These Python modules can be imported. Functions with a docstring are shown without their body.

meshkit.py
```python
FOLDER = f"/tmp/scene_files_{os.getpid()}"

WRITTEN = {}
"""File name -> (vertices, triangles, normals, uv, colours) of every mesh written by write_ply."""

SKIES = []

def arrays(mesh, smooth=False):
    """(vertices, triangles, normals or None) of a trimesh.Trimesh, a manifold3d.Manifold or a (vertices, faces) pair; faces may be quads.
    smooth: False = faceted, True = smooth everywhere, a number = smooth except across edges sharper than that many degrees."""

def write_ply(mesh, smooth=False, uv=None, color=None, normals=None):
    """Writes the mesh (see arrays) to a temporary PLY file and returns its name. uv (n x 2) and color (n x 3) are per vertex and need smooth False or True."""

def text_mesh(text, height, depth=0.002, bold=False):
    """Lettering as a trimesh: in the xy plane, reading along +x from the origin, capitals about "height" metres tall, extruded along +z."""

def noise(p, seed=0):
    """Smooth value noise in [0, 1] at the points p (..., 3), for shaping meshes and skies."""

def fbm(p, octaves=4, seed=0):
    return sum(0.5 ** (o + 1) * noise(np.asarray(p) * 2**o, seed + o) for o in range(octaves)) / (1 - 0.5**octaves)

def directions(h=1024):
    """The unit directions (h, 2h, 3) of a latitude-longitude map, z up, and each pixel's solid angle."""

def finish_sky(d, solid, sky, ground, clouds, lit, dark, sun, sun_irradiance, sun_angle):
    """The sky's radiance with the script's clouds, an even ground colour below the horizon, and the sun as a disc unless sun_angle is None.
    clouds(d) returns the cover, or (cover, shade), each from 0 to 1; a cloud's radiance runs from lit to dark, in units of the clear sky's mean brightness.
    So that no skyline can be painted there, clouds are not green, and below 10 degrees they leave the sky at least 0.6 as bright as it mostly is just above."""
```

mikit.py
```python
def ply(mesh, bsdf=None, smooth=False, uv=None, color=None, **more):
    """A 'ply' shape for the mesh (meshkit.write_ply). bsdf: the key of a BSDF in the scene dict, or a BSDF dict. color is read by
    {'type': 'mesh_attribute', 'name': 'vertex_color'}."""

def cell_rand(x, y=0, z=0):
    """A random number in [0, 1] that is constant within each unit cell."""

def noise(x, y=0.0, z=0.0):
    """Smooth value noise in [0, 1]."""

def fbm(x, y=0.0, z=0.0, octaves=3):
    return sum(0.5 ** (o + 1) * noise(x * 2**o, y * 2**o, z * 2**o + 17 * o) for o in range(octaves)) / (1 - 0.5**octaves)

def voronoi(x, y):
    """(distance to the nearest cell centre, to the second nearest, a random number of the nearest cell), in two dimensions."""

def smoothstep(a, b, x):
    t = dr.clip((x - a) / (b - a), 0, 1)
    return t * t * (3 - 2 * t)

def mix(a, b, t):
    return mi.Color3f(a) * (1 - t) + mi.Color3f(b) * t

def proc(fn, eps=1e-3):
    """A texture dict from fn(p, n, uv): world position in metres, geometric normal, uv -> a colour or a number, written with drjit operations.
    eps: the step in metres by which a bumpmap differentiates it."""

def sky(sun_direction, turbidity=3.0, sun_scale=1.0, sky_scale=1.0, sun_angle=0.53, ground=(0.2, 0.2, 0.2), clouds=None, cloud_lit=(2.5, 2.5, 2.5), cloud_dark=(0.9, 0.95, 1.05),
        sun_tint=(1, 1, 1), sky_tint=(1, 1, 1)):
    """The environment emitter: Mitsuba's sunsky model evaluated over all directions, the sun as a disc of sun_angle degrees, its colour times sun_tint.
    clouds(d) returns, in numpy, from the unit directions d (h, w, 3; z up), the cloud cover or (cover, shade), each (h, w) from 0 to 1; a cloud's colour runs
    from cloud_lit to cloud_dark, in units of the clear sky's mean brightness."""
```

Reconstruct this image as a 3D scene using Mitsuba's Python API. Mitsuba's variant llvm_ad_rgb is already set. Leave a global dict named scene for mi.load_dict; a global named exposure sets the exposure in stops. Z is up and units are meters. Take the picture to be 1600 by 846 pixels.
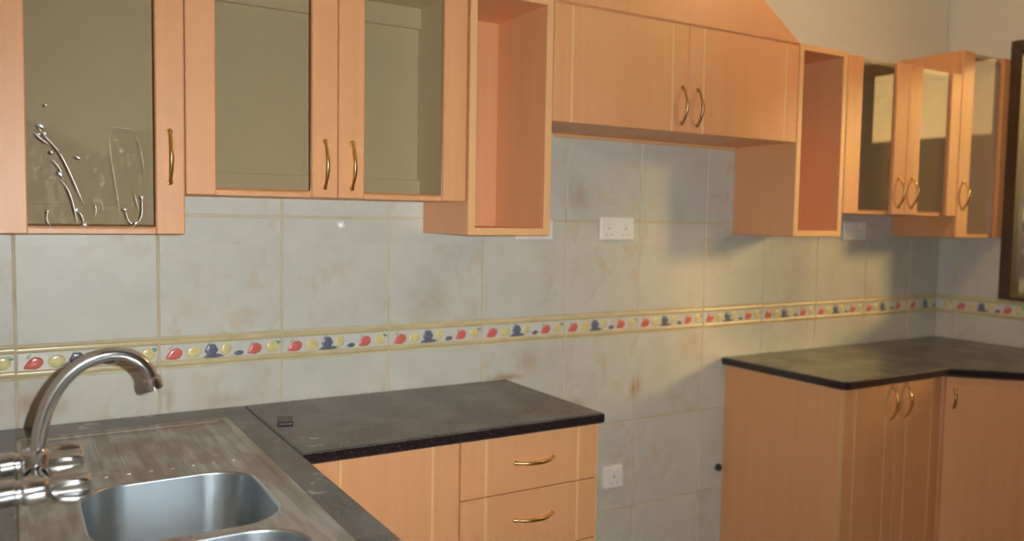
import math
import numpy as np
import trimesh
import shapely.geometry as sg
import drjit as dr
import mitsuba as mi
import mikit
from mikit import noise, fbm, cell_rand, smoothstep, mix

T = mi.ScalarTransform4f
scene, labels = {}, {}

# ------------------------------------------------------------------ camera
W, H, FPX = 1600, 846, 1295.66
YAW, PITCH, ROLL = (math.radians(a) for a in (31.2009, -3.677, 0.9504))
CAM = np.array([0.0, -2.4, 1.43])
fwd = np.array([math.sin(YAW) * math.cos(PITCH), math.cos(YAW) * math.cos(PITCH), math.sin(PITCH)])
right0 = np.array([math.cos(YAW), -math.sin(YAW), 0.0])
up0 = np.cross(right0, fwd)
right = math.cos(ROLL) * right0 + math.sin(ROLL) * up0
up = -math.sin(ROLL) * right0 + math.cos(ROLL) * up0
scene['camera'] = {
    'type': 'thinlens', 'fov': math.degrees(2 * math.atan(W / 2 / FPX)), 'fov_axis': 'x',
    'aperture_radius': 0.006, 'focus_distance': 1.9, 'near_clip': 0.02, 'far_clip': 60.0,
    'to_world': T().look_at(origin=CAM.tolist(), target=(CAM + fwd).tolist(), up=up.tolist())}

# ------------------------------------------------------------------ light
exposure = -0.22
SUN, SKY = 2.9, 2.0
LAMP_AT, LAMP_R, LAMP_RGB = (2.75, -1.10, 2.56), 0.09, [74, 45, 17]      # warm globe under the ceiling
# hazy evening sun, low in the right-hand window, and its sky
scene['sky'] = mikit.sky((1.12, -1.0, 0.335), turbidity=6.0, sun_scale=SUN, sky_scale=SKY, sun_angle=11.0, sun_tint=(1.0, 1.06, 0.85), sky_tint=(1.1, 0.95, 0.75), ground=(0.25, 0.2, 0.15))
# the flash of the hand-held camera, 4.5 cm to the right of its lens
FL = CAM + 0.046 * right + 0.016 * up - 0.01 * fwd
scene['camera_flash'] = {
    'type': 'disk', 'to_world': T().look_at(origin=FL.tolist(), target=(FL + fwd).tolist(), up=up.tolist()) @ T().scale(0.006),
    'emitter': {'type': 'area', 'radiance': {'type': 'rgb', 'value': [154000, 162000, 164000]}}}
labels['camera_flash__tube'] = {'label': 'black tube added around the flash to narrow its beam'}
labels['camera_flash'] = {'label': 'small round white flash light of the hand-held camera', 'category': 'flash'}

# ------------------------------------------------------------------ helpers
def key_of(name, parent=None):
    base = (parent + '__' if parent else '') + name
    if base not in used:
        used.add(base)
        return base
    n = 1
    while f'{base}_{n:03d}' in used:
        n += 1
    used.add(f'{base}_{n:03d}')
    return f'{base}_{n:03d}'


used = set()


def put(name, shape, parent=None, at=None, label=None, cat=None, group=None, kind=None):
    """One entry of the scene: shape is a dict of mikit.ply (shared between copies), at an optional transform."""
    k = key_of(name, parent)
    scene[k] = dict(shape) if at is None else {**shape, 'to_world': at}
    note(k, label, cat, group, kind)
    return k


def thing(name, label, cat, group=None):
    k = key_of(name)
    note(k, label, cat, group)
    return k


def note(k, label=None, cat=None, group=None, kind=None):
    d = {a: b for a, b in (('label', label), ('category', cat), ('group', group), ('kind', kind)) if b}
    if d:
        labels[k] = {**labels.get(k, {}), **d}


def cbox(x0, x1, y0, y1, z0, z1, c=0.0012):
    """A box with chamfered edges."""
    c = min(c, 0.45 * min(x1 - x0, y1 - y0, z1 - z0))
    pts = []
    for sx in (0, 1):
        for sy in (0, 1):
            for sz in (0, 1):
                p = np.array([(x0, x1)[sx], (y0, y1)[sy], (z0, z1)[sz]])
                inn = np.array([(1, -1)[sx], (1, -1)[sy], (1, -1)[sz]]) * c
                for ax in range(3):
                    q = p + inn
                    q[ax] = p[ax]
                    pts.append(q)
    return trimesh.convex.convex_hull(np.array(pts))


def join(*ms):
    return trimesh.util.concatenate(list(ms))


def prism(poly, z0, z1):
    m = trimesh.creation.extrude_polygon(poly, z1 - z0, engine='earcut')
    m.apply_translation([0, 0, z0])
    return m


def sweep(pts, radii, n=14, flat=1.0, caps=True, up_hint=(0, 0, 1)):
    """A tube along pts; flat squeezes it across the hint direction."""
    p = np.asarray(pts, float)
    r = np.broadcast_to(radii, (len(p),))
    t = np.gradient(p, axis=0)
    t /= np.linalg.norm(t, axis=1, keepdims=True)
    a = np.cross(t, np.asarray(up_hint, float))
    a /= np.linalg.norm(a, axis=1, keepdims=True)
    b = np.cross(a, t)
    ang = np.arange(n) * 2 * np.pi / n
    v = p[:, None] + r[:, None, None] * (np.cos(ang)[None, :, None] * a[:, None] + flat * np.sin(ang)[None, :, None] * b[:, None])
    v = v.reshape(-1, 3)
    f = []
    for i in range(len(p) - 1):
        for j in range(n):
            k = (j + 1) % n
            f += [[i * n + j, i * n + k, (i + 1) * n + k], [i * n + j, (i + 1) * n + k, (i + 1) * n + j]]
    if caps:
        v = np.vstack([v, p[0], p[-1]])
        e = (len(p) - 1) * n
        for j in range(n):
            k = (j + 1) % n
            f += [[len(v) - 2, k, j], [len(v) - 1, e + j, e + k]]
    m = trimesh.Trimesh(v, f, process=False)
    m.fix_normals()
    return m


def lathe(profile, n=28, axis='z'):
    """profile: (radius, height) pairs turned about z, then laid along axis."""
    m = trimesh.creation.revolve(np.array(profile, float), sections=n)
    if m.volume < 0:
        m.invert()
    if axis == 'x':
        m.apply_transform(trimesh.transformations.rotation_matrix(math.pi / 2, [0, 1, 0]))
    if axis == '-y':
        m.apply_transform(trimesh.transformations.rotation_matrix(math.pi / 2, [1, 0, 0]))
    return m


def rrect(x0, x1, y0, y1, r, n=10):
    """Points of a rounded rectangle, counterclockwise; always 4 * (n + 1) of them."""
    out = []
    for cx, cy, a0 in ((x1 - r, y1 - r, 0), (x0 + r, y1 - r, 90), (x0 + r, y0 + r, 180), (x1 - r, y0 + r, 270)):
        for k in range(n + 1):
            a = math.radians(a0 + 90 * k / n)
            out.append((cx + r * math.cos(a), cy + r * math.sin(a)))
    return np.array(out)


def loft(rings, close_last=False):
    """rings: list of (points n x 2, z)."""
    n = len(rings[0][0])
    v = np.vstack([np.column_stack([p, np.full(n, z)]) for p, z in rings])
    f = []
    for i in range(len(rings) - 1):
        for j in range(n):
            k = (j + 1) % n
            f += [[i * n + j, i * n + k, (i + 1) * n + k], [i * n + j, (i + 1) * n + k, (i + 1) * n + j]]
    if close_last:
        v = np.vstack([v, np.append(rings[-1][0].mean(0), rings[-1][1])])
        e = (len(rings) - 1) * n
        for j in range(n):
            f.append([e + j, e + (j + 1) % n, len(v) - 1])
    return trimesh.Trimesh(v, f, process=False)


def move(x=0, y=0, z=0):
    return T().translate([x, y, z])


# ------------------------------------------------------------------ materials
def rgb(*c):
    return {'type': 'rgb', 'value': list(c)}


def principled(color, rough, metallic=0.0, spec=0.5, **more):
    return {'type': 'principled', 'base_color': color, 'roughness': rough, 'metallic': metallic, 'specular': spec, **more}


def two(b):
    return {'type': 'twosided', 'bsdf': b}


def wood_fn(light, dark):
    def fn(p, n, uv):
        g = fbm(p.x * 70 + p.y * 55, p.y * 70 - p.x * 20, p.z * 2.2, octaves=3)
        pores = smoothstep(0.66, 0.86, noise(p.x * 420 + p.y * 300, p.y * 420, p.z * 34))
        broad = noise(p.x * 7 + 3, p.y * 7, p.z * 0.7)
        c = mix(dark, light, dr.clip(0.15 + 0.55 * g + 0.4 * broad, 0, 1))
        return c * (1 - 0.035 * pores)
    return fn


scene['beech'] = two(principled(mikit.proc(wood_fn((0.66, 0.325, 0.150), (0.56, 0.255, 0.105))), 0.42))
scene['beech_inlay'] = two(principled(rgb(0.66, 0.42, 0.17), 0.4))
scene['beech_edge'] = two(principled(rgb(0.68, 0.38, 0.17), 0.4))
scene['melamine'] = two(principled(rgb(0.53, 0.465, 0.37), 0.5))
scene['brass'] = two(principled(rgb(0.83, 0.56, 0.20), 0.24, 1.0))
scene['dull_brass'] = two(principled(rgb(0.50, 0.33, 0.15), 0.36, 1.0))
scene['chrome'] = two(principled(rgb(0.78, 0.79, 0.80), 0.12, 1.0))
scene['tinted_glass'] = {'type': 'thindielectric', 'int_ior': 1.5, 'specular_transmittance': rgb(0.95, 0.93, 0.86)}
scene['clear_film'] = {'type': 'thindielectric', 'int_ior': 1.62}
scene['film_crease_glint'] = two(principled(rgb(0.74, 0.74, 0.71), 0.33, 0.8, 0.9))
scene['white_plastic'] = two(principled(rgb(0.72, 0.70, 0.64), 0.35))
scene['white_gloss'] = two(principled(rgb(0.80, 0.80, 0.78), 0.22, 0.0, 0.8))
scene['grey_plastic'] = two(principled(rgb(0.25, 0.24, 0.22), 0.4))
scene['dark_rubber'] = two(principled(rgb(0.03, 0.03, 0.035), 0.5))
scene['dark_stone'] = two(principled(rgb(0.022, 0.016, 0.016), 0.35))
scene['lamp_off'] = two(principled(rgb(0.05, 0.05, 0.05), 0.4))


def tile_fn(p, n, uv):
    # one offset per tile so that neighbours differ
    side = dr.select(dr.abs(n.x) > 0.7, p.y + 0.089 - 20.01, p.x - 0.006)
    i, j = dr.floor(side / 0.3335), dr.floor((p.z - 0.008) / 0.333)
    o = cell_rand(i, j, 5) * 40
    a, b = side + o, p.z + 1.7 * o
    cloud = fbm(a * 9, b * 9, 2.5, octaves=4)
    vein = fbm(a * 26 + 4 * cloud, b * 17, 9.5, octaves=3)
    c = mix((0.47, 0.455, 0.385), (0.58, 0.565, 0.49), cloud)
    c = mix(c, (0.50, 0.39, 0.24), 0.5 * smoothstep(0.45, 0.80, vein) * smoothstep(0.35, 0.65, fbm(a * 5, b * 5, 4.0)))
    # brown stains that ran from the joints
    x, z = p.x + 0.03 * (vein - 0.5), p.z + 0.03 * (cloud - 0.5)
    s = mi.Float(0)
    for cx, cz, rx, rz, k in ((2.005, 0.80, 0.020, 0.035, 0.9), (1.74, 0.74, 0.03, 0.04, 0.5), (1.44, 0.885, 0.06, 0.012, 0.8), (1.53, 0.93, 0.04, 0.05, 0.35),
                              (0.36, 0.93, 0.012, 0.05, 0.5), (0.03, 0.94, 0.03, 0.03, 0.5), (0.09, 0.92, 0.03, 0.02, 0.35), (0.52, 0.90, 0.05, 0.02, 0.3),
                              (1.72, 1.50, 0.05, 0.05, 0.35), (2.30, 0.95, 0.07, 0.05, 0.3), (1.15, 1.15, 0.06, 0.07, 0.25)):
        d = dr.square((x - cx) / rx) + dr.square((z - cz) / rz)
        s = dr.maximum(s, k * dr.exp(-d) * smoothstep(0.25, 0.6, vein + 0.25 * cloud))
    return mix(c, (0.36, 0.21, 0.08), dr.clip(s, 0, 1) * dr.select(dr.abs(n.x) > 0.7, 0.0, 1.0))


scene['tile_glaze'] = two(principled(mikit.proc(tile_fn), 0.40, 0.0, 0.4))


def grout_fn(p, n, uv):
    return mix((0.46, 0.37, 0.23), (0.62, 0.53, 0.36), fbm(p.x * 14 + p.y * 14, p.z * 14, 3.0))


scene['grout'] = two(principled(mikit.proc(grout_fn), 0.8))


def border_fn(p, n, uv):
    s = p.x + p.y
    return mix((0.54, 0.52, 0.45), (0.60, 0.59, 0.54), fbm(s * 30, p.z * 30, 1.0))


scene['border_glaze'] = two(principled(mikit.proc(border_fn), 0.2))


def bar_fn(p, n, uv):
    s = p.x + p.y
    return mix((0.48, 0.39, 0.22), (0.62, 0.51, 0.29), fbm(s * 24, p.z * 60, 6.0))


scene['bar_glaze'] = two(principled(mikit.proc(bar_fn), 0.25))


def fruit_fn(a, b, f):
    def fn(p, n, uv):
        return mix(a, b, fbm((p.x + p.y) * f, p.z * f, 2.0))
    return fn


scene['red_glaze'] = two(principled(mikit.proc(fruit_fn((0.56, 0.11, 0.09), (0.66, 0.20, 0.16), 120)), 0.2))
scene['yellow_glaze'] = two(principled(mikit.proc(fruit_fn((0.56, 0.50, 0.20), (0.68, 0.60, 0.31), 90)), 0.22))
scene['blue_glaze'] = two(principled(mikit.proc(fruit_fn((0.085, 0.10, 0.135), (0.18, 0.19, 0.235), 260)), 0.25))
scene['green_glaze'] = two(principled(rgb(0.16, 0.30, 0.20), 0.25))
scene['pale_green_glaze'] = two(principled(rgb(0.40, 0.46, 0.36), 0.25))


def granite_fn(p, n, uv):
    a = noise(p.x * 330, p.y * 330, p.z * 330)
    b = noise(p.x * 160 + 9, p.y * 160, p.z * 160)
    c = mix((0.042, 0.037, 0.033), (0.092, 0.081, 0.069), smoothstep(0.35, 0.8, a))
    c = mix(c, (0.11, 0.035, 0.03), 0.6 * smoothstep(0.72, 0.9, b))
    # dried splashes and dust by the sink
    w = fbm(p.x * 9, p.y * 9, 5.0, octaves=4)
    spots = smoothstep(0.80, 0.88, noise(p.x * 48, p.y * 48, 7.0)) * smoothstep(0.45, 0.6, w)
    c = mix(c, (0.115, 0.105, 0.09), 0.5 * smoothstep(0.35, 0.70, w))
    return mix(c, (0.42, 0.41, 0.38), 0.35 * spots * dr.select(p.x < 0.65, 1.0, 0.0))


def shaded_edge_fn(p, n, uv):  # same granite with the edge's shade in its colour; maroon specks are real
    b = noise(p.x * 260, p.y * 260, p.z * 260)
    return mix((0.016, 0.011, 0.011), (0.060, 0.024, 0.022), smoothstep(0.60, 0.95, b))


scene['shaded_edge_granite'] = two(principled(mikit.proc(shaded_edge_fn), 0.2, 0.0, 0.6))
scene['granite'] = two(principled(mikit.proc(granite_fn), 0.30, 0.0, 0.75))


def steel_fn(p, n, uv):
    dirt = fbm(p.x * 11, p.y * 6, 2.0, octaves=4)
    streak = fbm(p.x * 70, p.y * 9, 4.0, octaves=3)
    c = mix((0.60, 0.585, 0.55), (0.46, 0.43, 0.38), smoothstep(0.3, 0.7, streak))
    return mix(c, (0.33, 0.25, 0.18), 0.55 * smoothstep(0.48, 0.75, dirt))


scene['dull_steel'] = two(principled(mikit.proc(steel_fn), 0.46, 0.85))
scene['basin_steel'] = two(principled(rgb(0.64, 0.69, 0.72), 0.29, 1.0))


def paint_fn(p, n, uv):
    return mix((0.565, 0.55, 0.505), (0.615, 0.60, 0.55), fbm(p.x * 3 + 5, p.y * 3, p.z * 3))


scene['paint'] = two(principled(mikit.proc(paint_fn), 0.7, 0.0, 0.3))
scene['ceiling_paint'] = two(principled(rgb(0.66, 0.63, 0.56), 0.8, 0.0, 0.3))


def floor_fn(p, n, uv):
    gx, gy = p.x / 0.4, p.y / 0.4
    ex, ey = dr.abs(gx - dr.floor(gx) - 0.5), dr.abs(gy - dr.floor(gy) - 0.5)
    line = smoothstep(0.488, 0.494, dr.maximum(ex, ey))
    return mix(mix((0.14, 0.11, 0.08), (0.19, 0.15, 0.11), fbm(p.x * 6, p.y * 6, 1.0)), (0.12, 0.10, 0.08), line)


scene['floor_tile'] = two(principled(mikit.proc(floor_fn), 0.35))


def dark_wood_fn(p, n, uv):
    return mix((0.030, 0.018, 0.010), (0.075, 0.045, 0.024), fbm(p.x * 60, p.y * 60, p.z * 4))


scene['window_wood'] = two(principled(mikit.proc(dark_wood_fn), 0.35))


def stone_fn(p, n, uv):
    v = fbm(p.x * 7, p.z * 8, 3.0, octaves=4)
    return mix((0.30, 0.22, 0.15), (0.86, 0.76, 0.60), smoothstep(0.36, 0.62, v))


scene['yard_plaster'] = two(principled(rgb(0.72, 0.52, 0.29), 0.9))
scene['rough_stone'] = two(principled(mikit.proc(stone_fn), 0.9))
scene['clear_glass'] = {'type': 'thindielectric', 'int_ior': 1.5}

# ------------------------------------------------------------------ the room
XL, XR, YF, ZC = -0.10, 3.90, -6.50, 2.75
put('floor', mikit.ply(cbox(XL, XR, YF, 0.0, -0.1, 0.0, 0), 'floor_tile'), kind='structure', label='brown tiled kitchen floor')
put('ceiling', mikit.ply(cbox(XL - .1, XR + .1, YF - .1, 0.1, ZC, ZC + 0.1, 0), 'ceiling_paint'), kind='structure', label='plain cream ceiling')
put('wall_left', mikit.ply(cbox(XL - 0.1, XL, YF, 0.1, 0, ZC, 0), 'paint'), kind='structure', label='cream painted wall behind the sink')


def wall_with_hole(a0, a1, hole):
    """Wall outline in (a, z) with one rectangular opening."""
    return sg.box(a0, 0, a1, ZC).difference(sg.box(*hole))


WY0, WY1, WZ0, WZ1 = -1.80, -0.302, 1.09, 2.262      # right window opening (outer edge of its frame)
m = prism(wall_with_hole(YF, 0.1, (WY0, WZ0, WY1, WZ1)), 0, 0.12)
m.apply_transform(np.array([[0, 0, 1, XR + 0.008], [1, 0, 0, 0], [0, 1, 0, 0], [0, 0, 0, 1.0]]))
put('wall_right', mikit.ply(m, 'paint'), kind='structure', label='cream wall with the window, tiled below')
m = cbox(XL - .1, XR + .1, YF - 0.12, YF, 0, ZC, 0)
put('wall_front', mikit.ply(m, 'paint'), kind='structure', label='cream wall opposite the cabinets')

wb = put('wall_back', mikit.ply(cbox(XL, XR, 0.008, 0.13, 0, ZC, 0), 'paint'), kind='structure', label='tiled kitchen wall with a fruit border, painted cream above the cabinets')
put('grout', mikit.ply(cbox(XL, XR, 0.0022, 0.009, 0, 1.754, 0), 'grout'), wb, label='tan grout between the tiles')
put('grout', mikit.ply(cbox(XR + 0.0022, XR + 0.009, WY1 + 0.002, 0.0, 0, 1.754, 0), 'grout'), 'wall_right')
put('grout', mikit.ply(cbox(XR + 0.0022, XR + 0.009, -1.75, WY1 + 0.001, 0, WZ0 - 0.004, 0), 'grout'), 'wall_right')

# --- tiles, one by one
TW, X0, G = 0.3335, 0.006, 0.0030                     # pitch, first joint, half a joint
ROWS = [(0.008, 0.341), (0.341, 0.673), (0.673, 1.004), (1.086, 1.420), (1.420, 1.753)]
BAND = (1.004, 1.086)
shapes = {}


def tile_shape(w, h, mat, t=0.0085):
    k = (round(w, 4), round(h, 4), mat)
    if k not in shapes:
        shapes[k] = mikit.ply(cbox(G, w - G, 0.0, t, G, h - G, 0.0014), mat)
    return shapes[k]


def face_right(y, z):
    """Lays a piece built for the back wall (x along it, face at y = 0) on the right wall, starting y metres before the corner."""
    return T().translate([XR, -y, z]) @ T().rotate([0, 0, 1], -90)


def relief(pts, h, steps=((1.0, 0.0), (0.93, 0.45), (0.75, 0.78), (0.45, 0.96))):
    """A low dome over an outline in (x, z), bulging towards -y."""
    p = np.asarray(pts, float)
    c = p.mean(0)
    n = len(p)
    v = np.vstack([np.column_stack([c[0] + s * (p[:, 0] - c[0]), np.full(n, -q * h), c[1] + s * (p[:, 1] - c[1])]) for s, q in steps] + [[c[0], -h, c[1]]])
    f = []
    for i in range(len(steps) - 1):
        for j in range(n):
            k = (j + 1) % n
            f += [[i * n + j, i * n + k, (i + 1) * n + k], [i * n + j, (i + 1) * n + k, (i + 1) * n + j]]
    e = (len(steps) - 1) * n
    f += [[e + j, e + (j + 1) % n, len(v) - 1] for j in range(n)]
    m = trimesh.Trimesh(v, f, process=False)
    return m


def oval(rx, rz, tilt=0.0, n=20, point=0.0):
    a = np.arange(n) * 2 * math.pi / n
    x, z = rx * np.cos(a), rz * np.sin(a)
    if point:                                           # draws the left end out into a tip
        pull = np.clip(-np.cos(a), 0, 1) ** 3
        x, z = x - point * pull, z * (1 - 0.45 * pull)
    t = math.radians(tilt)
    return np.column_stack([x * math.cos(t) - z * math.sin(t), x * math.sin(t) + z * math.cos(t)])


grape = np.vstack([oval(0.017, 0.018, 0, 24)])
grape = grape * (1 + 0.07 * np.cos(6 * np.arange(24) * 2 * math.pi / 24))[:, None]
boat = np.array([(-0.031, -0.004), (-0.012, -0.005), (0.012, -0.005), (0.033, -0.002), (0.020, 0.005), (0.0, 0.006), (-0.018, 0.004)])
FRUIT = [  # name, material, outline, place in the tile (of its width), height above the band's middle, bulge
    ('strawberry', 'red_glaze', oval(0.0185, 0.0155, 24, point=0.010), 0.125, -0.004, 0.0035),
    ('lemon', 'yellow_glaze', oval(0.0200, 0.0170, 15), 0.268, -0.002, 0.0035),
    ('grapes', 'blue_glaze', grape, 0.408, 0.000, 0.0035),
    ('lemon', 'yellow_glaze', oval(0.0145, 0.0175, -22), 0.527, 0.002, 0.0035),
    ('grape_leaf', 'blue_glaze', boat, 0.415, -0.0165, 0.0018),
    ('plum', 'blue_glaze', oval(0.0135, 0.0068, 4), 0.632, -0.0125, 0.0026),
    ('strawberry', 'red_glaze', oval(0.0175, 0.0155, 28, point=0.009), 0.772, -0.003, 0.0035),
    ('lemon', 'yellow_glaze', oval(0.0180, 0.0170, 10), 0.915, 0.000, 0.0035),
    ('leaf', 'pale_green_glaze', oval(0.0075, 0.0040, 60), 0.085, 0.0135, 0.0014),
    ('leaf', 'pale_green_glaze', oval(0.0090, 0.0035, -20), 0.395, 0.0195, 0.0014),
    ('leaf', 'pale_green_glaze', oval(0.0075, 0.0040, 55), 0.735, 0.0140, 0.0014),
    ('leaf', 'green_glaze', oval(0.0085, 0.0045, -10), 0.960, 0.0110, 0.0014),
]
fruit_shape = [mikit.ply(relief(o, h), mat, smooth=True) for _, mat, o, _, _, h in FRUIT]
ZM = (BAND[0] + BAND[1]) / 2


def bar_mesh(w):
    pts = [(0.0, 0.0), (-0.0022, 0.0012), (-0.0034, 0.0045), (-0.0038, 0.008), (-0.0034, 0.0115), (-0.0022, 0.0148), (0.0, 0.016)]
    m = trimesh.creation.extrude_polygon(sg.Polygon(pts), w - 2 * G, engine='earcut')
    m.apply_transform(np.array([[0, 0, 1, G], [1, 0, 0, 0], [0, 1, 0, 0], [0, 0, 0, 1.0]]))
    return m


bar_shapes = {}


def border_tile(parent, u0, u1, place):
    """u0..u1: the stretch (in tile widths) of a whole border tile that is laid; place(x, z) -> transform of its left bottom corner."""
    w = (u1 - u0) * TW
    k = put('border_tile', tile_shape(w, BAND[1] - BAND[0], 'border_glaze'), parent, place(0, BAND[0]))
    if round(w, 4) not in bar_shapes:
        bar_shapes[round(w, 4)] = mikit.ply(bar_mesh(w), 'bar_glaze', smooth=50)
    for z in (BAND[1] - 0.0185, BAND[0] + 0.0035):
        put('bar', bar_shapes[round(w, 4)], k, place(0, z), label='raised ochre bar')
    for (name, mat, o, u, dz, h), s in zip(FRUIT, fruit_shape):
        half = np.abs(o[:, 0]).max() / TW
        if u - half > u0 - 0.001 and u + half < u1 + 0.001:
            put(name, s, k, place((u - u0) * TW, ZM + dz))


for i in range(-1, 12):
    a, b = max(X0 + i * TW, XL), min(X0 + (i + 1) * TW, XR)
    for z0, z1 in ROWS:
        put('tile', tile_shape(b - a, z1 - z0, 'tile_glaze'), wb, move(a, 0, z0))
    border_tile(wb, (a - X0) / TW - i, (b - X0) / TW - i, lambda x, z, a=a: move(a + x, 0, z))
Y0 = 0.089                                              # first whole joint of the right wall, measured from the corner
for i in range(-1, 5):
    a, b = max(Y0 + i * TW, 0.0), min(Y0 + (i + 1) * TW, 1.75)
    for z0, z1 in ROWS:
        e = b if z1 < 1.05 else min(b, -WY1 - 0.001)
        if e - a > 0.02:
            put('tile', tile_shape(e - a, z1 - z0, 'tile_glaze'), 'wall_right', face_right(a, z0))
    border_tile('wall_right', (a - Y0) / TW - i, (b - Y0) / TW - i, lambda x, z, a=a: face_right(a + x, z))


# --- windows
def window_right():
    k = 'window_1'
    x0, x1, fw = XR - 0.012, XR + 0.07, 0.052
    used.add(k)
    scene[k] = mikit.ply(join(
        cbox(x0, x1, WY1 - fw, WY1, WZ0, WZ1, 0.004), cbox(x0, x1, WY0, WY0 + fw, WZ0, WZ1, 0.004),
        cbox(x0, x1, WY0 + fw, WY1 - fw, WZ1 - fw, WZ1, 0.004), cbox(x0 - 0.012, x1, WY0 + fw, WY1 - fw, WZ0, WZ0 + 0.016, 0.003)), 'window_wood')
    note(k, 'dark brown wooden window frame in front of a stone wall outside', kind='structure')
    mid = (WY0 + WY1) / 2
    put('mullion', mikit.ply(cbox(x0 + 0.01, x1 - 0.005, mid - 0.025, mid + 0.025, WZ0 + 0.016, WZ1 - fw, 0.003), 'window_wood'), k)
    for a, b in ((WY0 + fw, mid - 0.025), (mid + 0.025, WY1 - fw)):
        put('pane', mikit.ply(cbox(XR + 0.03, XR + 0.0304, a, b, WZ0 + 0.016, WZ1 - fw, 0), 'clear_glass'), k, label='clear glass pane')


window_right()
# rough stone wall in the yard, seen through the window
gx, gz = np.meshgrid(np.linspace(4.15, 8.5, 220), np.linspace(-0.2, 3.2, 170))
from meshkit import fbm as mfbm
st = mfbm(np.stack([gx * 7, gz * 8, 0 * gx], -1), 4, 11)
v = np.stack([gx, 0.75 - 0.10 * st, gz], -1).reshape(-1, 3)
f = [[i * 220 + j, i * 220 + j + 1, (i + 1) * 220 + j + 1, (i + 1) * 220 + j] for i in range(169) for j in range(219)]
put('yard_wall', mikit.ply((v, np.array(f)), 'rough_stone', smooth=True), label='rough beige stone wall outside the window', cat='yard wall')

# plastered boundary wall across the yard, whose top the glass doors mirror
put('boundary_wall', mikit.ply(join(cbox(9.5, 9.7, -12.0, 0.0, -0.3, 2.40, 0.005), cbox(9.46, 9.74, -12.0, 0.0, 2.40, 2.46, 0.01)), 'yard_plaster'), label='low plastered boundary wall across the yard', cat='boundary wall')

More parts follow.
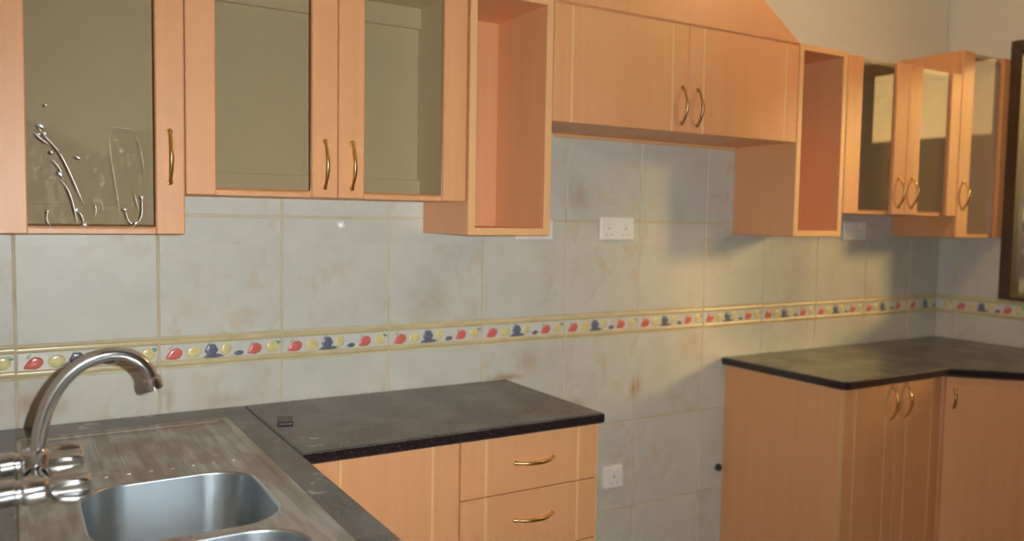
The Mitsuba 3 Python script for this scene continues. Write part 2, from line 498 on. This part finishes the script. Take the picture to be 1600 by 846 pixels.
# ------------------------------------------------------------------ handles
def bow(L=0.122, proj=0.026, r=0.0046):
    s = np.linspace(-1, 1, 25)
    z = s * L / 2
    y = -proj * (1 - np.abs(s) ** 2.2) - 0.001
    rad = r * (0.75 + 0.45 * (1 - s ** 2)) + 0.0022 * np.exp(-((1 - np.abs(s)) / 0.09) ** 2)
    bar = sweep(np.column_stack([np.zeros(25), y, z]), rad, 12, 1.0, up_hint=(1, 0, 0))
    feet = []
    for e in (-1, 1):
        ft = lathe([(0, 0.0), (0.0068, 0.0), (0.0072, 0.002), (0.0055, 0.005), (0, 0.006)], 16, '-y')
        ft.apply_translation([0, 0.0, e * L / 2 * 0.97])
        feet.append(ft)
    return join(bar, *feet)


BOW = mikit.ply(bow(), 'brass', smooth=50)
BOW_DULL = mikit.ply(bow(), 'dull_brass', smooth=50)


def flat_front(x0, x1, y, z0, z1, grooves, parent, name='door', t=0.019, label=None):
    """A melamine front with upright grooves that show a yellow inlay: returns its key."""
    edges = [x0] + [g for g in grooves] + [x1]
    gw = 0.0032
    boards = [cbox(a + (gw if i else 0), b - (gw if i < len(edges) - 2 else 0), y, y + t, z0, z1, 0.0016) for i, (a, b) in enumerate(zip(edges, edges[1:]))]
    k = put(name, mikit.ply(join(*boards), 'beech'), parent, label=label)
    for g in grooves:
        put('inlay', mikit.ply(cbox(g - gw, g + gw, y + 0.0016, y + t - 0.002, z0 + 0.0005, z1 - 0.0005, 0), 'beech_inlay'), k, label='pale yellow inlay strip')
    return k


# ------------------------------------------------------------------ wall cabinets
YB, YD = -0.304, -0.284                                 # front of the doors, front of the carcasses


def glass_cabinet(x0, x1, z0, z1, doors, label, side_mat='melamine'):
    k = thing('glass_wall_cabinet', label, 'wall cabinet', 'glass-fronted wall cabinets')
    t = 0.018
    put('side_panel', mikit.ply(cbox(x0, x0 + t, YD, -0.001, z0, z1), side_mat), k)
    put('side_panel', mikit.ply(cbox(x1 - t, x1, YD, -0.001, z0, z1), 'melamine'), k)
    put('top_panel', mikit.ply(cbox(x0 + t, x1 - t, YD, -0.001, z1 - t, z1), 'melamine'), k)
    put('bottom_panel', mikit.ply(cbox(x0 + t, x1 - t, YD, -0.001, z0, z0 + t), 'beech'), k, label='beech bottom board')
    put('back_panel', mikit.ply(cbox(x0 + t, x1 - t, -0.012, -0.002, z0 + t, z1 - t), 'melamine'), k)
    put('hanging_rail', mikit.ply(cbox(x0 + t, x1 - t, -0.030, -0.012, z1 - t - 0.062, z1 - t), 'melamine'), k)
    put('hanging_rail', mikit.ply(cbox(x0 + t, x1 - t, -0.030, -0.012, z0 + t, z0 + t + 0.05), 'melamine'), k)
    for a, b, ls, rs, side in doors:                    # left edge, right edge, widths of the two stiles, side of the handle
        d = put('door', mikit.ply(join(cbox(a, a + ls, YB, YB + 0.018, z0, z1, 0.0025), cbox(b - rs, b, YB, YB + 0.018, z0, z1, 0.0025)), 'beech'), k, label='door of two beech stiles with glass between')
        put('pane', mikit.ply(cbox(a + ls - 0.0005, b - rs + 0.0005, YB + 0.010, YB + 0.0104, z0 + 0.012, z1 - 0.002, 0), 'tinted_glass'), d, label='lightly tinted glass pane')
        if side:
            hx = a + 0.5 * ls if side == 'l' else b - 0.52 * rs
            put('handle', BOW, d, move(hx, YB, 1.558), label='curved brass handle')
    return k


def open_shelf(x0, x1, z0, z1, label):
    k = thing('open_shelf_unit', label, 'shelf unit', 'open beech shelf units')
    t = 0.0225
    put('side_panel', mikit.ply(cbox(x0, x0 + t, YB, -0.001, z0, z1, 0.002), 'beech'), k)
    put('side_panel', mikit.ply(cbox(x1 - t, x1, YB, -0.001, z0, z1, 0.002), 'beech'), k)
    put('top_panel', mikit.ply(cbox(x0 + t, x1 - t, YB, -0.001, z1 - t, z1, 0.002), 'beech'), k)
    put('bottom_panel', mikit.ply(cbox(x0 + t, x1 - t, YB, -0.001, z0, z0 + t, 0.002), 'beech'), k)
    put('back_panel', mikit.ply(cbox(x0 + t, x1 - t, -0.016, -0.002, z0 + t, z1 - t), 'beech'), k)
    put('edging', mikit.ply(join(cbox(x0 + .0008, x0 + t - .0008, YB - 0.0012, YB + 0.0005, z0 + .001, z1 - .001, 0.0004), cbox(x1 - t + .0008, x1 - .0008, YB - 0.0012, YB + 0.0005, z0 + .001, z1 - .001, 0.0004),
                                 cbox(x0 + t, x1 - t, YB - 0.0012, YB + 0.0005, z0 + .001, z0 + t - .001, 0.0004), cbox(x0 + t, x1 - t, YB - 0.0012, YB + 0.0005, z1 - t + .001, z1 - .001, 0.0004)), 'beech_edge'), k, label='pale edging of the boards')
    return k


ZL, ZG, ZT, ZH = 1.376, 1.472, 2.083, 2.18
glass_cabinet(-0.022, 0.357, ZL, ZH, [(-0.022, 0.357, 0.055, 0.063, 'r')], 'single-door glass wall cabinet whose pane carries crumpled clear plastic film')
glass_cabinet(0.360, 1.112, ZG, ZT, [(0.360, 0.734, 0.069, 0.068, 'r'), (0.737, 1.112, 0.070, 0.071, 'l')], 'two-door glass wall cabinet between the film-covered cabinet and an open shelf unit')
open_shelf(1.120, 1.401, ZL, ZT, 'tall open beech shelf unit left of the hood cupboard')
open_shelf(2.487, 2.757, ZL, ZT, 'tall open beech shelf unit right of the hood cupboard')
glass_cabinet(2.762, 3.519, ZG - 0.006, ZT - 0.006, [(2.764, 3.150, 0.092, 0.080, 'r'), (3.153, 3.519, 0.088, 0.072, 'l')], 'two-door glass wall cabinet right of the far open shelf unit')
glass_cabinet(3.523, 3.898, ZL - 0.003, ZH, [(3.523, 3.898, 0.088, 0.062, 'l')], 'single-door glass wall cabinet in the corner next to the dark window frame', side_mat='beech')

# hood cupboard with its tapered top
hx0, hx1, hz0, hz1 = 1.403, 2.485, 1.722, 2.077
hc = thing('hood_cupboard', 'beech cupboard with two closed doors and a tapered top over the cooker gap', 'cupboard')
put('body', mikit.ply(cbox(hx0, hx1, YD - 0.001, -0.001, hz0, hz1), 'beech'), hc)
mid = 1.9455
d1 = flat_front(hx0 + 0.002, mid - 0.0012, YB, hz0, hz1 - 0.002, [1.472, 1.876], hc)
d2 = flat_front(mid + 0.0012, hx1 - 0.002, YB, hz0, hz1 - 0.002, [2.015, 2.418], hc)
put('handle', BOW_DULL, d1, move(1.920, YB, 1.811), label='curved dull brass handle')
put('handle', BOW_DULL, d2, move(1.989, YB, 1.809), label='curved dull brass handle')
zt = 2.40
dx = (zt - 2.082) * 0.191 / 0.126
can = sg.Polygon([(hx0, 2.0815), (hx1, 2.0815), (hx1 - dx, zt), (hx0 + dx, zt)])
m = trimesh.creation.extrude_polygon(can, -YB - 0.001, engine='earcut')
m.apply_transform(np.array([[1, 0, 0, 0], [0, 0, 1, YB], [0, 1, 0, 0], [0, 0, 0, 1.0]]))
m.fix_normals()
put('canopy', mikit.ply(m, 'beech'), hc, label='tapered beech canopy on top')
put('canopy_strip', mikit.ply(cbox(hx0, hx1, YB + 0.006, -0.001, hz1, 2.0815, 0), 'beech'), hc)
put('batten', mikit.ply(cbox(1.612, 2.474, -0.016, -0.001, hz0 - 0.012, hz0 - 0.0005), 'beech_edge'), hc, label='pale batten along the wall')

# ------------------------------------------------------------------ base cabinets and worktops
ZS, ST = 0.880, 0.030                                   # worktop surface, thickness
YFB = -0.535                                            # front of the base doors


def base_body(k, poly, z0=0.10, z1=ZS - ST - 0.0015):
    put('body', mikit.ply(prism(poly, z0, z1), 'beech'), k)
    put('plinth', mikit.ply(prism(poly.buffer(-0.04, join_style=2), 0.0, z0), 'grey_plastic'), k, label='dark recessed plinth')


du = thing('drawer_unit', 'beech drawer unit with brass bow handles under the short worktop', 'drawer unit')
base_body(du, sg.box(0.985, YFB + 0.02, 1.424, -0.002))
put('end_panel', mikit.ply(cbox(1.4235, 1.4265, YFB + 0.001, -0.002, 0.0, ZS - ST - 0.0015, 0.0008), 'beech_edge'), du, label='pale edge of the end panel')
zs = [0.846, 0.689, 0.5145, 0.335, 0.105]
for zt_, zb_ in zip(zs, zs[1:]):
    f = flat_front(0.986, 1.423, YFB, zb_ + 0.0025, zt_ - 0.0008, [1.060, 1.357], du, 'drawer')
    put('handle', BOW, f, T().translate([1.211, YFB, zt_ - 0.076]) @ T().rotate([0, 1, 0], 90), label='curved brass handle')
bc = thing('base_cabinet', 'beech base cabinet with one door beside the drawer unit', 'base cabinet', 'beech base cabinets')
base_body(bc, sg.box(0.575, YFB + 0.02, 0.982, -0.002))
flat_front(0.590, 0.981, YFB, 0.105, 0.846, [0.662, 0.905], bc)

rb = thing('base_cabinet', 'two-door beech base cabinet with a plain end panel facing the cooker gap', 'base cabinet', 'beech base cabinets')
YR = -0.548
base_body(rb, sg.box(2.494, YR + 0.02, 3.074, -0.002))
put('end_panel', mikit.ply(cbox(2.474, 2.493, YR, -0.002, 0.0, ZS - ST - 0.0015), 'beech'), rb)
put('edging', mikit.ply(cbox(2.4745, 2.4925, YR - 0.0012, YR - 0.0001, 0.0, ZS - ST - 0.002, 0.0003), 'beech_inlay'), rb, label='pale yellow edging')
for i, (a, b, hx) in enumerate(((2.496, 2.793, 2.764), (2.796, 3.074, 2.848))):
    f = flat_front(a, b, YR, 0.105, 0.846, [a + 0.062, b - 0.060], rb)
    put('handle', BOW, f, move(hx, YR, 0.772), label='curved brass handle')
cc = thing('corner_cabinet', 'diagonal beech corner cabinet under the right worktop', 'corner cabinet')
p0, p1 = np.array([3.080, -0.552]), np.array([3.345, -0.817])
base_body(cc, sg.Polygon([(3.078, -0.002), (3.888, -0.002), (3.888, -0.86), (3.36, -0.86), (3.36, -0.817), (3.094, -0.552), (3.078, -0.536)]))
L = float(np.linalg.norm(p1 - p0))
door = cbox(0.004, L - 0.004, -0.019, 0.0, 0.105, 0.846, 0.0016)
R45 = T().translate([p0[0] - 0.002, p0[1] - 0.002, 0]) @ T().rotate([0, 0, 1], -45)
dk = put('door', mikit.ply(door, 'beech'), cc, R45)
put('handle', BOW_DULL, dk, R45 @ T().translate([0.035, -0.019, 0.765]) @ T().scale([1, 0.8, 0.62]), label='curved dull brass handle')
rl = thing('base_cabinet', 'beech base cabinet below the dark-framed window', 'base cabinet', 'beech base cabinets')
base_body(rl, sg.box(3.36, -1.70, 3.888, -0.863))
for a, b in ((-1.698, -1.284), (-1.281, -0.866)):
    f = put('door', mikit.ply(cbox(3.34, 3.359, a, b, 0.105, 0.846, 0.0016), 'beech'), rl)
    put('handle', BOW, f, T().translate([3.34, (b if a < -1.5 else a) + (-0.03 if a < -1.5 else 0.03), 0.772]) @ T().rotate([0, 0, 1], -90))
sk = thing('base_cabinet', 'beech base cabinet that carries the sink', 'base cabinet', 'beech base cabinets')
put('panel', mikit.ply(cbox(0.545, 0.564, -1.70, -0.54, 0.10, ZS - ST - 0.0015), 'beech'), sk)
put('panel', mikit.ply(cbox(-0.098, 0.544, -1.70, -1.681, 0.0, ZS - ST - 0.0015), 'beech'), sk)
put('panel', mikit.ply(cbox(-0.098, 0.544, -0.56, -0.541, 0.0, ZS - ST - 0.0015), 'beech'), sk)


def slab(poly, label, z1=ZS):
    """Worktop with a softly rounded top and bottom edge."""
    rings = [(0.0055, 0.0), (0.0018, 0.0013), (0.0, 0.0055), (0.0, ST - 0.0055), (0.0018, ST - 0.0013), (0.0055, ST)]
    parts = []
    for (a, za), (b, zb) in zip(rings, rings[1:]):
        pass
    body = prism(poly.buffer(-0.0055, join_style=2), z1 - ST, z1)
    lip = prism(poly, z1 - ST + 0.0045, z1 - 0.0045)
    mid_ = prism(poly.buffer(-0.0016, join_style=2), z1 - ST + 0.0013, z1 - 0.0013)
    k = put('worktop', mikit.ply(join(body, mid_, lip), 'granite'), label=label, cat='worktop', group='dark granite worktops')
    solid = sg.Polygon(poly.exterior)
    band = solid.buffer(0.0006, join_style=2).difference(solid.buffer(-0.0006, join_style=2))
    put('edge', mikit.ply(prism(band, z1 - ST + 0.0042, z1 - 0.0042), 'shaded_edge_granite'), k, label='dark maroon granite edge with shade put into its colour')
    return k


SX0, SX1, SY0, SY1 = 0.000, 0.487, -1.560, -0.150      # sink outline
slab(sg.Polygon([(-0.098, -0.002), (0.561, -0.002), (0.561, -0.552), (0.561, -1.72), (-0.098, -1.72)]).difference(sg.box(SX0 + 0.025, SY0 + 0.025, SX1 - 0.025, SY1 - 0.025)),
     'dark granite worktop that holds the steel sink')
back_top = sg.box(0.5622, -0.553, 1.433, -0.002)
slab(back_top, 'short dark granite worktop over the drawer unit')
right_top = sg.Polygon([(2.452, -0.002), (3.898, -0.002), (3.898, -1.72), (3.318, -1.72), (3.318, -0.838), (3.064, -0.582), (2.452, -0.582)])
right_top = right_top.intersection(right_top.buffer(-0.03).buffer(0.03).union(sg.box(2.6, -1.8, 4, 0)).union(sg.box(2.4, -0.3, 2.7, 0)))
slab(right_top, 'dark granite worktop running into the far corner')

# ------------------------------------------------------------------ sink
sink = thing('sink', 'stainless steel double-bowl sink with drainer set into the granite worktop', 'sink')
B1, B2, RB = (0.105, 0.424, -0.935, -0.598), (0.105, 0.424, -1.318, -0.968), 0.088
BIG = rrect(SX0, SX1, SY0, SY1, 0.022)


def inset(d):
    return rrect(SX0 + d, SX1 - d, SY0 + d, SY1 - d, max(0.022 - d, 0.004) if d < 0.016 else 0.012)


rim = loft([(inset(d), ZS + z) for d, z in ((0.0, 0.0005), (0.001, 0.005), (0.004, 0.0080), (0.014, 0.0080), (0.0175, 0.0050), (0.020, 0.0012), (0.030, 0.0006))])
deck_poly = sg.Polygon(inset(0.030))
for b in (B1, B2):
    deck_poly = deck_poly.difference(sg.Polygon(rrect(b[0] - 0.005, b[1] + 0.005, b[2] - 0.005, b[3] + 0.005, RB + 0.005)))
deck = prism(deck_poly, ZS - 0.0008, ZS + 0.0006)
ridges = []
for q in range(9):                                      # drainer ridges
    x = 0.075 + q * 0.0425
    ridges.append(sweep([(x, -0.235, ZS + 0.0004), (x, -0.25, ZS + 0.0004), (x, -0.52, ZS + 0.0004), (x, -0.535, ZS + 0.0004)], 0.0042, 8, 0.55))
put('deck', mikit.ply(join(rim, deck, *ridges), 'dull_steel', smooth=35), sink, label='dull water-marked steel top')
for b in (B1, B2):
    def ring(d, r):
        return rrect(b[0] + d, b[1] - d, b[2] + d, b[3] - d, r)
    rings = [(ring(-0.0055, RB + 0.0055), ZS + 0.0008), (ring(-0.003, RB + 0.003), ZS + 0.0004), (ring(-0.001, RB + 0.001), ZS - 0.0015), (ring(0.0, RB), ZS - 0.005),
             (ring(0.003, RB - 0.002), ZS - 0.06), (ring(0.007, RB - 0.004), ZS - 0.135)]
    for a in (15, 30, 45, 60, 75, 90):
        a = math.radians(a)
        rings.append((ring(0.007 + 0.032 * (1 - math.cos(a)), RB - 0.004 - 0.02 * (1 - math.cos(a))), ZS - 0.135 - 0.032 * math.sin(a)))
    cx, cy = (b[0] + b[1]) / 2, (b[2] + b[3]) / 2
    th = np.arange(44) * 2 * math.pi / 44
    last = rings[-1][0]
    circ = np.array([cx, cy]) + 0.045 * (last - [cx, cy]) / np.linalg.norm(last - [cx, cy], axis=1, keepdims=True)
    rings += [(0.5 * last + 0.5 * circ, ZS - 0.170), (circ, ZS - 0.1735)]
    k = put('bowl', mikit.ply(loft(rings, True), 'basin_steel', smooth=40), sink, label='bright brushed steel bowl')
    st = lathe([(0, 0.0012), (0.012, 0.0012), (0.014, 0.003), (0.030, 0.0035), (0.041, 0.0022), (0.044, 0.0)], 28)
    st.apply_translation([cx, cy, ZS - 0.1735])
    put('drain', mikit.ply(st, 'chrome', smooth=40), k)

# ------------------------------------------------------------------ wall-mounted mixer tap
tap = thing('mixer_tap', 'chrome wall-mounted mixer tap with a swan-neck spout over the sink', 'tap')
ZV = 1.022
body = []
for y in (-0.872, -1.030):
    v = lathe([(0, -0.098), (0.030, -0.098), (0.030, -0.090), (0.024, -0.082), (0.0135, -0.078), (0.0135, -0.022), (0.019, -0.020), (0.019, -0.002), (0.0165, 0.000), (0.0165, 0.006), (0.0205, 0.010),
               (0.0215, 0.024), (0.0205, 0.036), (0.016, 0.040), (0.013, 0.046), (0.013, 0.050), (0, 0.050)], 28, 'x')
    v.apply_translation([0, y, ZV])
    body.append(v)
br = lathe([(0, -0.085), (0.0145, -0.085), (0.0145, -0.03), (0.018, -0.022), (0.018, 0.022), (0.0145, 0.03), (0.0145, 0.085), (0, 0.085)], 24, '-y')
br.apply_translation([0.026, -0.951, ZV])
put('body', mikit.ply(join(*body, br), 'chrome', smooth=35), tap)
nut = lathe([(0, 0.0), (0.0165, 0.0), (0.0165, 0.012), (0.0185, 0.013), (0.0185, 0.022), (0.0155, 0.025), (0.0135, 0.029), (0, 0.029)], 24)
nut.apply_translation([0.028, -0.951, ZV + 0.012])
put('collar', mikit.ply(nut, 'chrome', smooth=35), tap)
from scipy.interpolate import splprep, splev
ctrl = np.array([(0.0295, 1.035), (0.0305, 1.062), (0.036, 1.100), (0.049, 1.138), (0.070, 1.170), (0.096, 1.191), (0.122, 1.2005), (0.148, 1.2015), (0.169, 1.1935), (0.184, 1.177), (0.193, 1.158)])
tck, _ = splprep(ctrl.T, s=1e-6)
sx, sz = splev(np.linspace(0, 1, 60), tck)
path = np.column_stack([sx, np.full(60, -0.951), sz])
put('spout', mikit.ply(sweep(path, 0.0110, 22, up_hint=(0, 1, 0)), 'chrome', smooth=50), tap)
dirn = (path[-1] - path[-3]) / np.linalg.norm(path[-1] - path[-3])
put('aerator', mikit.ply(sweep([path[-1] + dirn * q for q in (-0.002, -0.0005, 0.001, 0.017, 0.0185, 0.019)], [0.0110, 0.0130, 0.0140, 0.0140, 0.0130, 0.0102], 24, up_hint=(0, 1, 0)), 'chrome', smooth=35), tap)
for y, ph in ((-0.872, 0.2), (-1.030, 0.55)):
    n = 48
    a = np.arange(n) * 2 * math.pi / n
    rings = []
    for x, rr, lobe in ((0.044, 0.011, 0.0), (0.0445, 0.0180, 0.04), (0.049, 0.0205, 0.14), (0.060, 0.0225, 0.24), (0.078, 0.0235, 0.26), (0.090, 0.0225, 0.22), (0.0955, 0.0190, 0.14), (0.0975, 0.011, 0.03)):
        r = 0.92 * rr * (1 + lobe * np.cos(4 * (a + ph)))
        rings.append((np.column_stack([r * np.cos(a), r * np.sin(a)]), x))
    kn = loft(rings, True)
    kn.apply_transform(np.array([[0, 0, 1, 0], [1, 0, 0, y], [0, 1, 0, ZV], [0, 0, 0, 1.0]]))
    put('knob', mikit.ply(kn, 'chrome', smooth=40), tap, label='fluted chrome knob')

# unseen tube around the flash, added to dim its beam off axis
tube = lathe([(0.0064, -0.001), (0.0064, 0.005), (0.0075, 0.005), (0.0075, -0.001), (0.0064, -0.001)], 32)
put('tube', mikit.ply(tube, 'dark_rubber'), 'camera_flash', T().look_at(origin=FL.tolist(), target=(FL + fwd).tolist(), up=up.tolist()))

# ------------------------------------------------------------------ small things
def socket(x0, x1, z0, z1, label, double=True, depth=0.012):
    k = thing('wall_socket', label, 'socket', 'white wall sockets')
    put('plate', mikit.ply(cbox(x0, x1, -depth, -0.0003, z0, z1, 0.004), 'white_plastic', smooth=False), k)
    w, h = x1 - x0, z1 - z0
    for q in ((0.25, 0.75) if double else (0.5,)):
        cx = x0 + q * w
        put('switch', mikit.ply(cbox(cx - 0.007, cx + 0.007, -depth - 0.004, -depth + 0.002, z1 - 0.030, z1 - 0.010, 0.0015), 'white_plastic'), k)
        put('pin_holes', mikit.ply(join(cbox(cx - 0.0035, cx + 0.0035, -depth - 0.0004, -depth + 0.002, z0 + 0.040, z0 + 0.046, 0.0002), cbox(cx - 0.014, cx - 0.0085, -depth - 0.0004, -depth + 0.002, z0 + 0.018, z0 + 0.0225, 0.0002),
                                        cbox(cx + 0.0085, cx + 0.014, -depth - 0.0004, -depth + 0.002, z0 + 0.018, z0 + 0.0225, 0.0002)), 'grey_plastic'), k)


socket(1.818, 1.971, 1.352, 1.436, 'white double wall socket on the tiles under the hood cupboard')
socket(1.462, 1.611, 1.353, 1.424, 'white double wall socket half hidden behind the near open shelf unit')
socket(3.166, 3.318, 1.352, 1.436, 'white double wall socket below the far glass wall cabinet')
socket(1.855, 1.941, 0.433, 0.515, 'white single wall socket low in the cooker gap', False, 0.022)

pipe = lathe([(0, 0.0), (0.014, 0.0), (0.015, 0.004), (0.014, 0.013), (0.010, 0.016), (0, 0.016)], 20, '-y')
pipe.apply_translation([2.446, -0.0003, 0.428])
put('pipe_stub', mikit.ply(pipe, 'dark_rubber', smooth=35), label='small dark pipe stub on the tiles beside the right end panel', cat='pipe')

chip = cbox(-0.019, 0.019, -0.035, 0.035, 0.0, 0.011, 0.002)
chip.apply_transform(trimesh.transformations.rotation_matrix(math.radians(-14), [0, 0, 1]))
chip.apply_translation([0.609, -0.256, ZS + 0.0002])
put('stone_chip', mikit.ply(chip, 'dark_stone'), label='small dark rectangular stone chip lying on the short worktop', cat='stone chip')

glint_dome = lathe([(0, 0.0), (0.0125, 0.0), (0.0125, 0.002), (0.0105, 0.006), (0.0065, 0.0088), (0.0, 0.0098)], 24, '-y')  # white dome added in place of a bright glint on the tiles
glint_dome.apply_translation([0.851, -0.0003, 1.398])
put('tile_glint', mikit.ply(glint_dome, 'white_gloss', smooth=50), label='small round white dome added for a glint on the tiles under the near two-door glass cabinet', cat='glint_dome')

# crumpled clear film on the pane of the first cabinet
rng = np.random.default_rng(7)
fx, fz = np.meshgrid(np.linspace(0.038, 0.288, 90), np.linspace(1.390, 1.628, 84))
from meshkit import fbm as mfbm
P3 = np.stack([fx * 16 + 3, fz * 9, np.zeros_like(fx)], -1)
wr = mfbm(P3, 4, 3)
edge = 1.628 - 0.055 * np.clip((fx - 0.06) / 0.12, 0, 1) * (fx < 0.205) - 0.015 * mfbm(np.stack([fx * 30, fx * 0, fx * 0], -1), 3, 5)
fy = YB + 0.0085 - 0.012 * np.abs(wr - 0.5) * 2 - 0.0006
nz, nx = fx.shape
V = np.stack([fx, fy, fz], -1).reshape(-1, 3)
ok = (fz <= edge)
F = []
for i in range(nz - 1):
    for j in range(nx - 1):
        if ok[i, j] and ok[i + 1, j] and ok[i, j + 1] and ok[i + 1, j + 1]:
            a = i * nx + j
            F += [[a, a + 1, a + nx + 1], [a, a + nx + 1, a + nx]]
film = trimesh.Trimesh(V, F, process=False)
film.remove_unreferenced_vertices()
pf = thing('plastic_film', 'crumpled clear plastic film clinging to the glass door of the leftmost wall cabinet', 'plastic film')
put('sheet', mikit.ply(film, 'clear_film', smooth=True), pf)


def crease_glint(pts, r):
    p = np.array([(x, YB + 0.004 - 0.002 * math.sin(5 * q), z) for q, (x, z) in enumerate(pts)])
    tck_, _ = splprep(p.T, s=0, k=min(3, len(p) - 1))
    q = np.array(splev(np.linspace(0, 1, 26), tck_)).T
    s = np.linspace(0, 1, 26)
    rad = r * (0.35 + 0.9 * mfbm(np.stack([s * 9 + 40 * r * 1000, s * 0, s * 0], -1), 3, 2)) * (0.2 + np.sin(math.pi * np.clip(s, 0.03, 0.97)))
    return sweep(q, rad, 7, 0.6, up_hint=(0, 1, 0))


def fpt(u, v):                                          # place on the film from its left and top edge, in its own width and height
    return 0.045 + 0.236 * u, 1.621 - 0.238 * v


for pts, r in (
        ([fpt(.04, .02), fpt(.10, .12), fpt(.2, .24), fpt(.29, .42), fpt(.36, .6), fpt(.42, .76)], 0.0020),
        ([fpt(.02, .10), fpt(.08, .16), fpt(.14, .2)], 0.0022),
        ([fpt(.20, .50), fpt(.28, .60), fpt(.33, .76), fpt(.36, .92)], 0.0022),
        ([fpt(.16, .34), fpt(.22, .42), fpt(.25, .52)], 0.0020),
        ([fpt(.35, .80), fpt(.40, .86), fpt(.41, .93)], 0.0018),
        ([fpt(.13, .80), fpt(.11, .90), fpt(.15, .97)], 0.0013),
        ([fpt(.43, .91), fpt(.44, .97)], 0.0030),
        ([fpt(.94, .64), fpt(.93, .76), fpt(.91, .88), fpt(.85, .95), fpt(.83, .99)], 0.0019),
        ([fpt(.78, .78), fpt(.79, .85), fpt(.82, .92)], 0.0016),
        ([fpt(.86, .62), fpt(.88, .72), fpt(.90, .80)], 0.0010),
        ([fpt(.64, .05), fpt(.66, .3), fpt(.70, .6), fpt(.73, .9)], 0.0005),
        ([fpt(.62, .02), fpt(.74, .01), fpt(.88, .03)], 0.0006),
        ([fpt(.48, .68), fpt(.52, .78), fpt(.51, .86)], 0.0007),
        ([fpt(.56, .70), fpt(.58, .78), fpt(.57, .84)], 0.0006),
        ([fpt(.88, .06), fpt(.93, .25), fpt(.95, .5)], 0.0006)):
    put('crease_glint', mikit.ply(crease_glint(pts, r), 'film_crease_glint', smooth=True), pf, label='shining fold of the film')

for u, v, a, b, tilt in ((.075, .035, .0075, .0045, -35), (.055, .11, .004, .003, -20), (.105, .10, .004, .003, -30), (.155, .27, .0045, .0035, -60), (.225, .47, .008, .005, -50), (.355, .80, .0045, .0055, 0),
                         (.425, .94, .0045, .0062, 70), (.115, .82, .003, .003, 0), (.135, .97, .003, .002, 0), (.775, .79, .0035, .0055, 80), (.875, .92, .0062, .0045, 40), (.905, .90, .003, .003, 0),
                         (.925, .665, .0035, .003, 0), (.83, .92, .0026, .003, 0), (.375, .31, .0022, .006, 60), (.115, -.16, .003, .003, 0)):
    x, z = fpt(u, v)  # glossy domes added where the film glints
    put('crease_glint', mikit.ply(relief(oval(a, b, tilt), 0.55 * min(a, b)), 'film_crease_glint', smooth=True), pf, move(x, YB + 0.006, z), label='shining fold of the film')

# ------------------------------------------------------------------ ceiling lamp, outside the picture
cl = thing('ceiling_lamp', 'warm white globe lamp under the ceiling in front of the hood cupboard', 'lamp')
bulb = trimesh.creation.icosphere(subdivisions=3, radius=LAMP_R)
bulb.apply_translation(LAMP_AT)
put('globe', {**mikit.ply(bulb, 'white_plastic', smooth=True), 'emitter': {'type': 'area', 'radiance': {'type': 'rgb', 'value': LAMP_RGB}}}, cl)
cap = lathe([(0, 0), (0.055, 0.0), (0.055, ZC - LAMP_AT[2] - LAMP_R + 0.0145), (0, ZC - LAMP_AT[2] - LAMP_R + 0.0145)], 28)
cap.apply_translation([LAMP_AT[0], LAMP_AT[1], LAMP_AT[2] + LAMP_R - 0.015])
put('holder', mikit.ply(cap, 'white_plastic', smooth=35), cl)
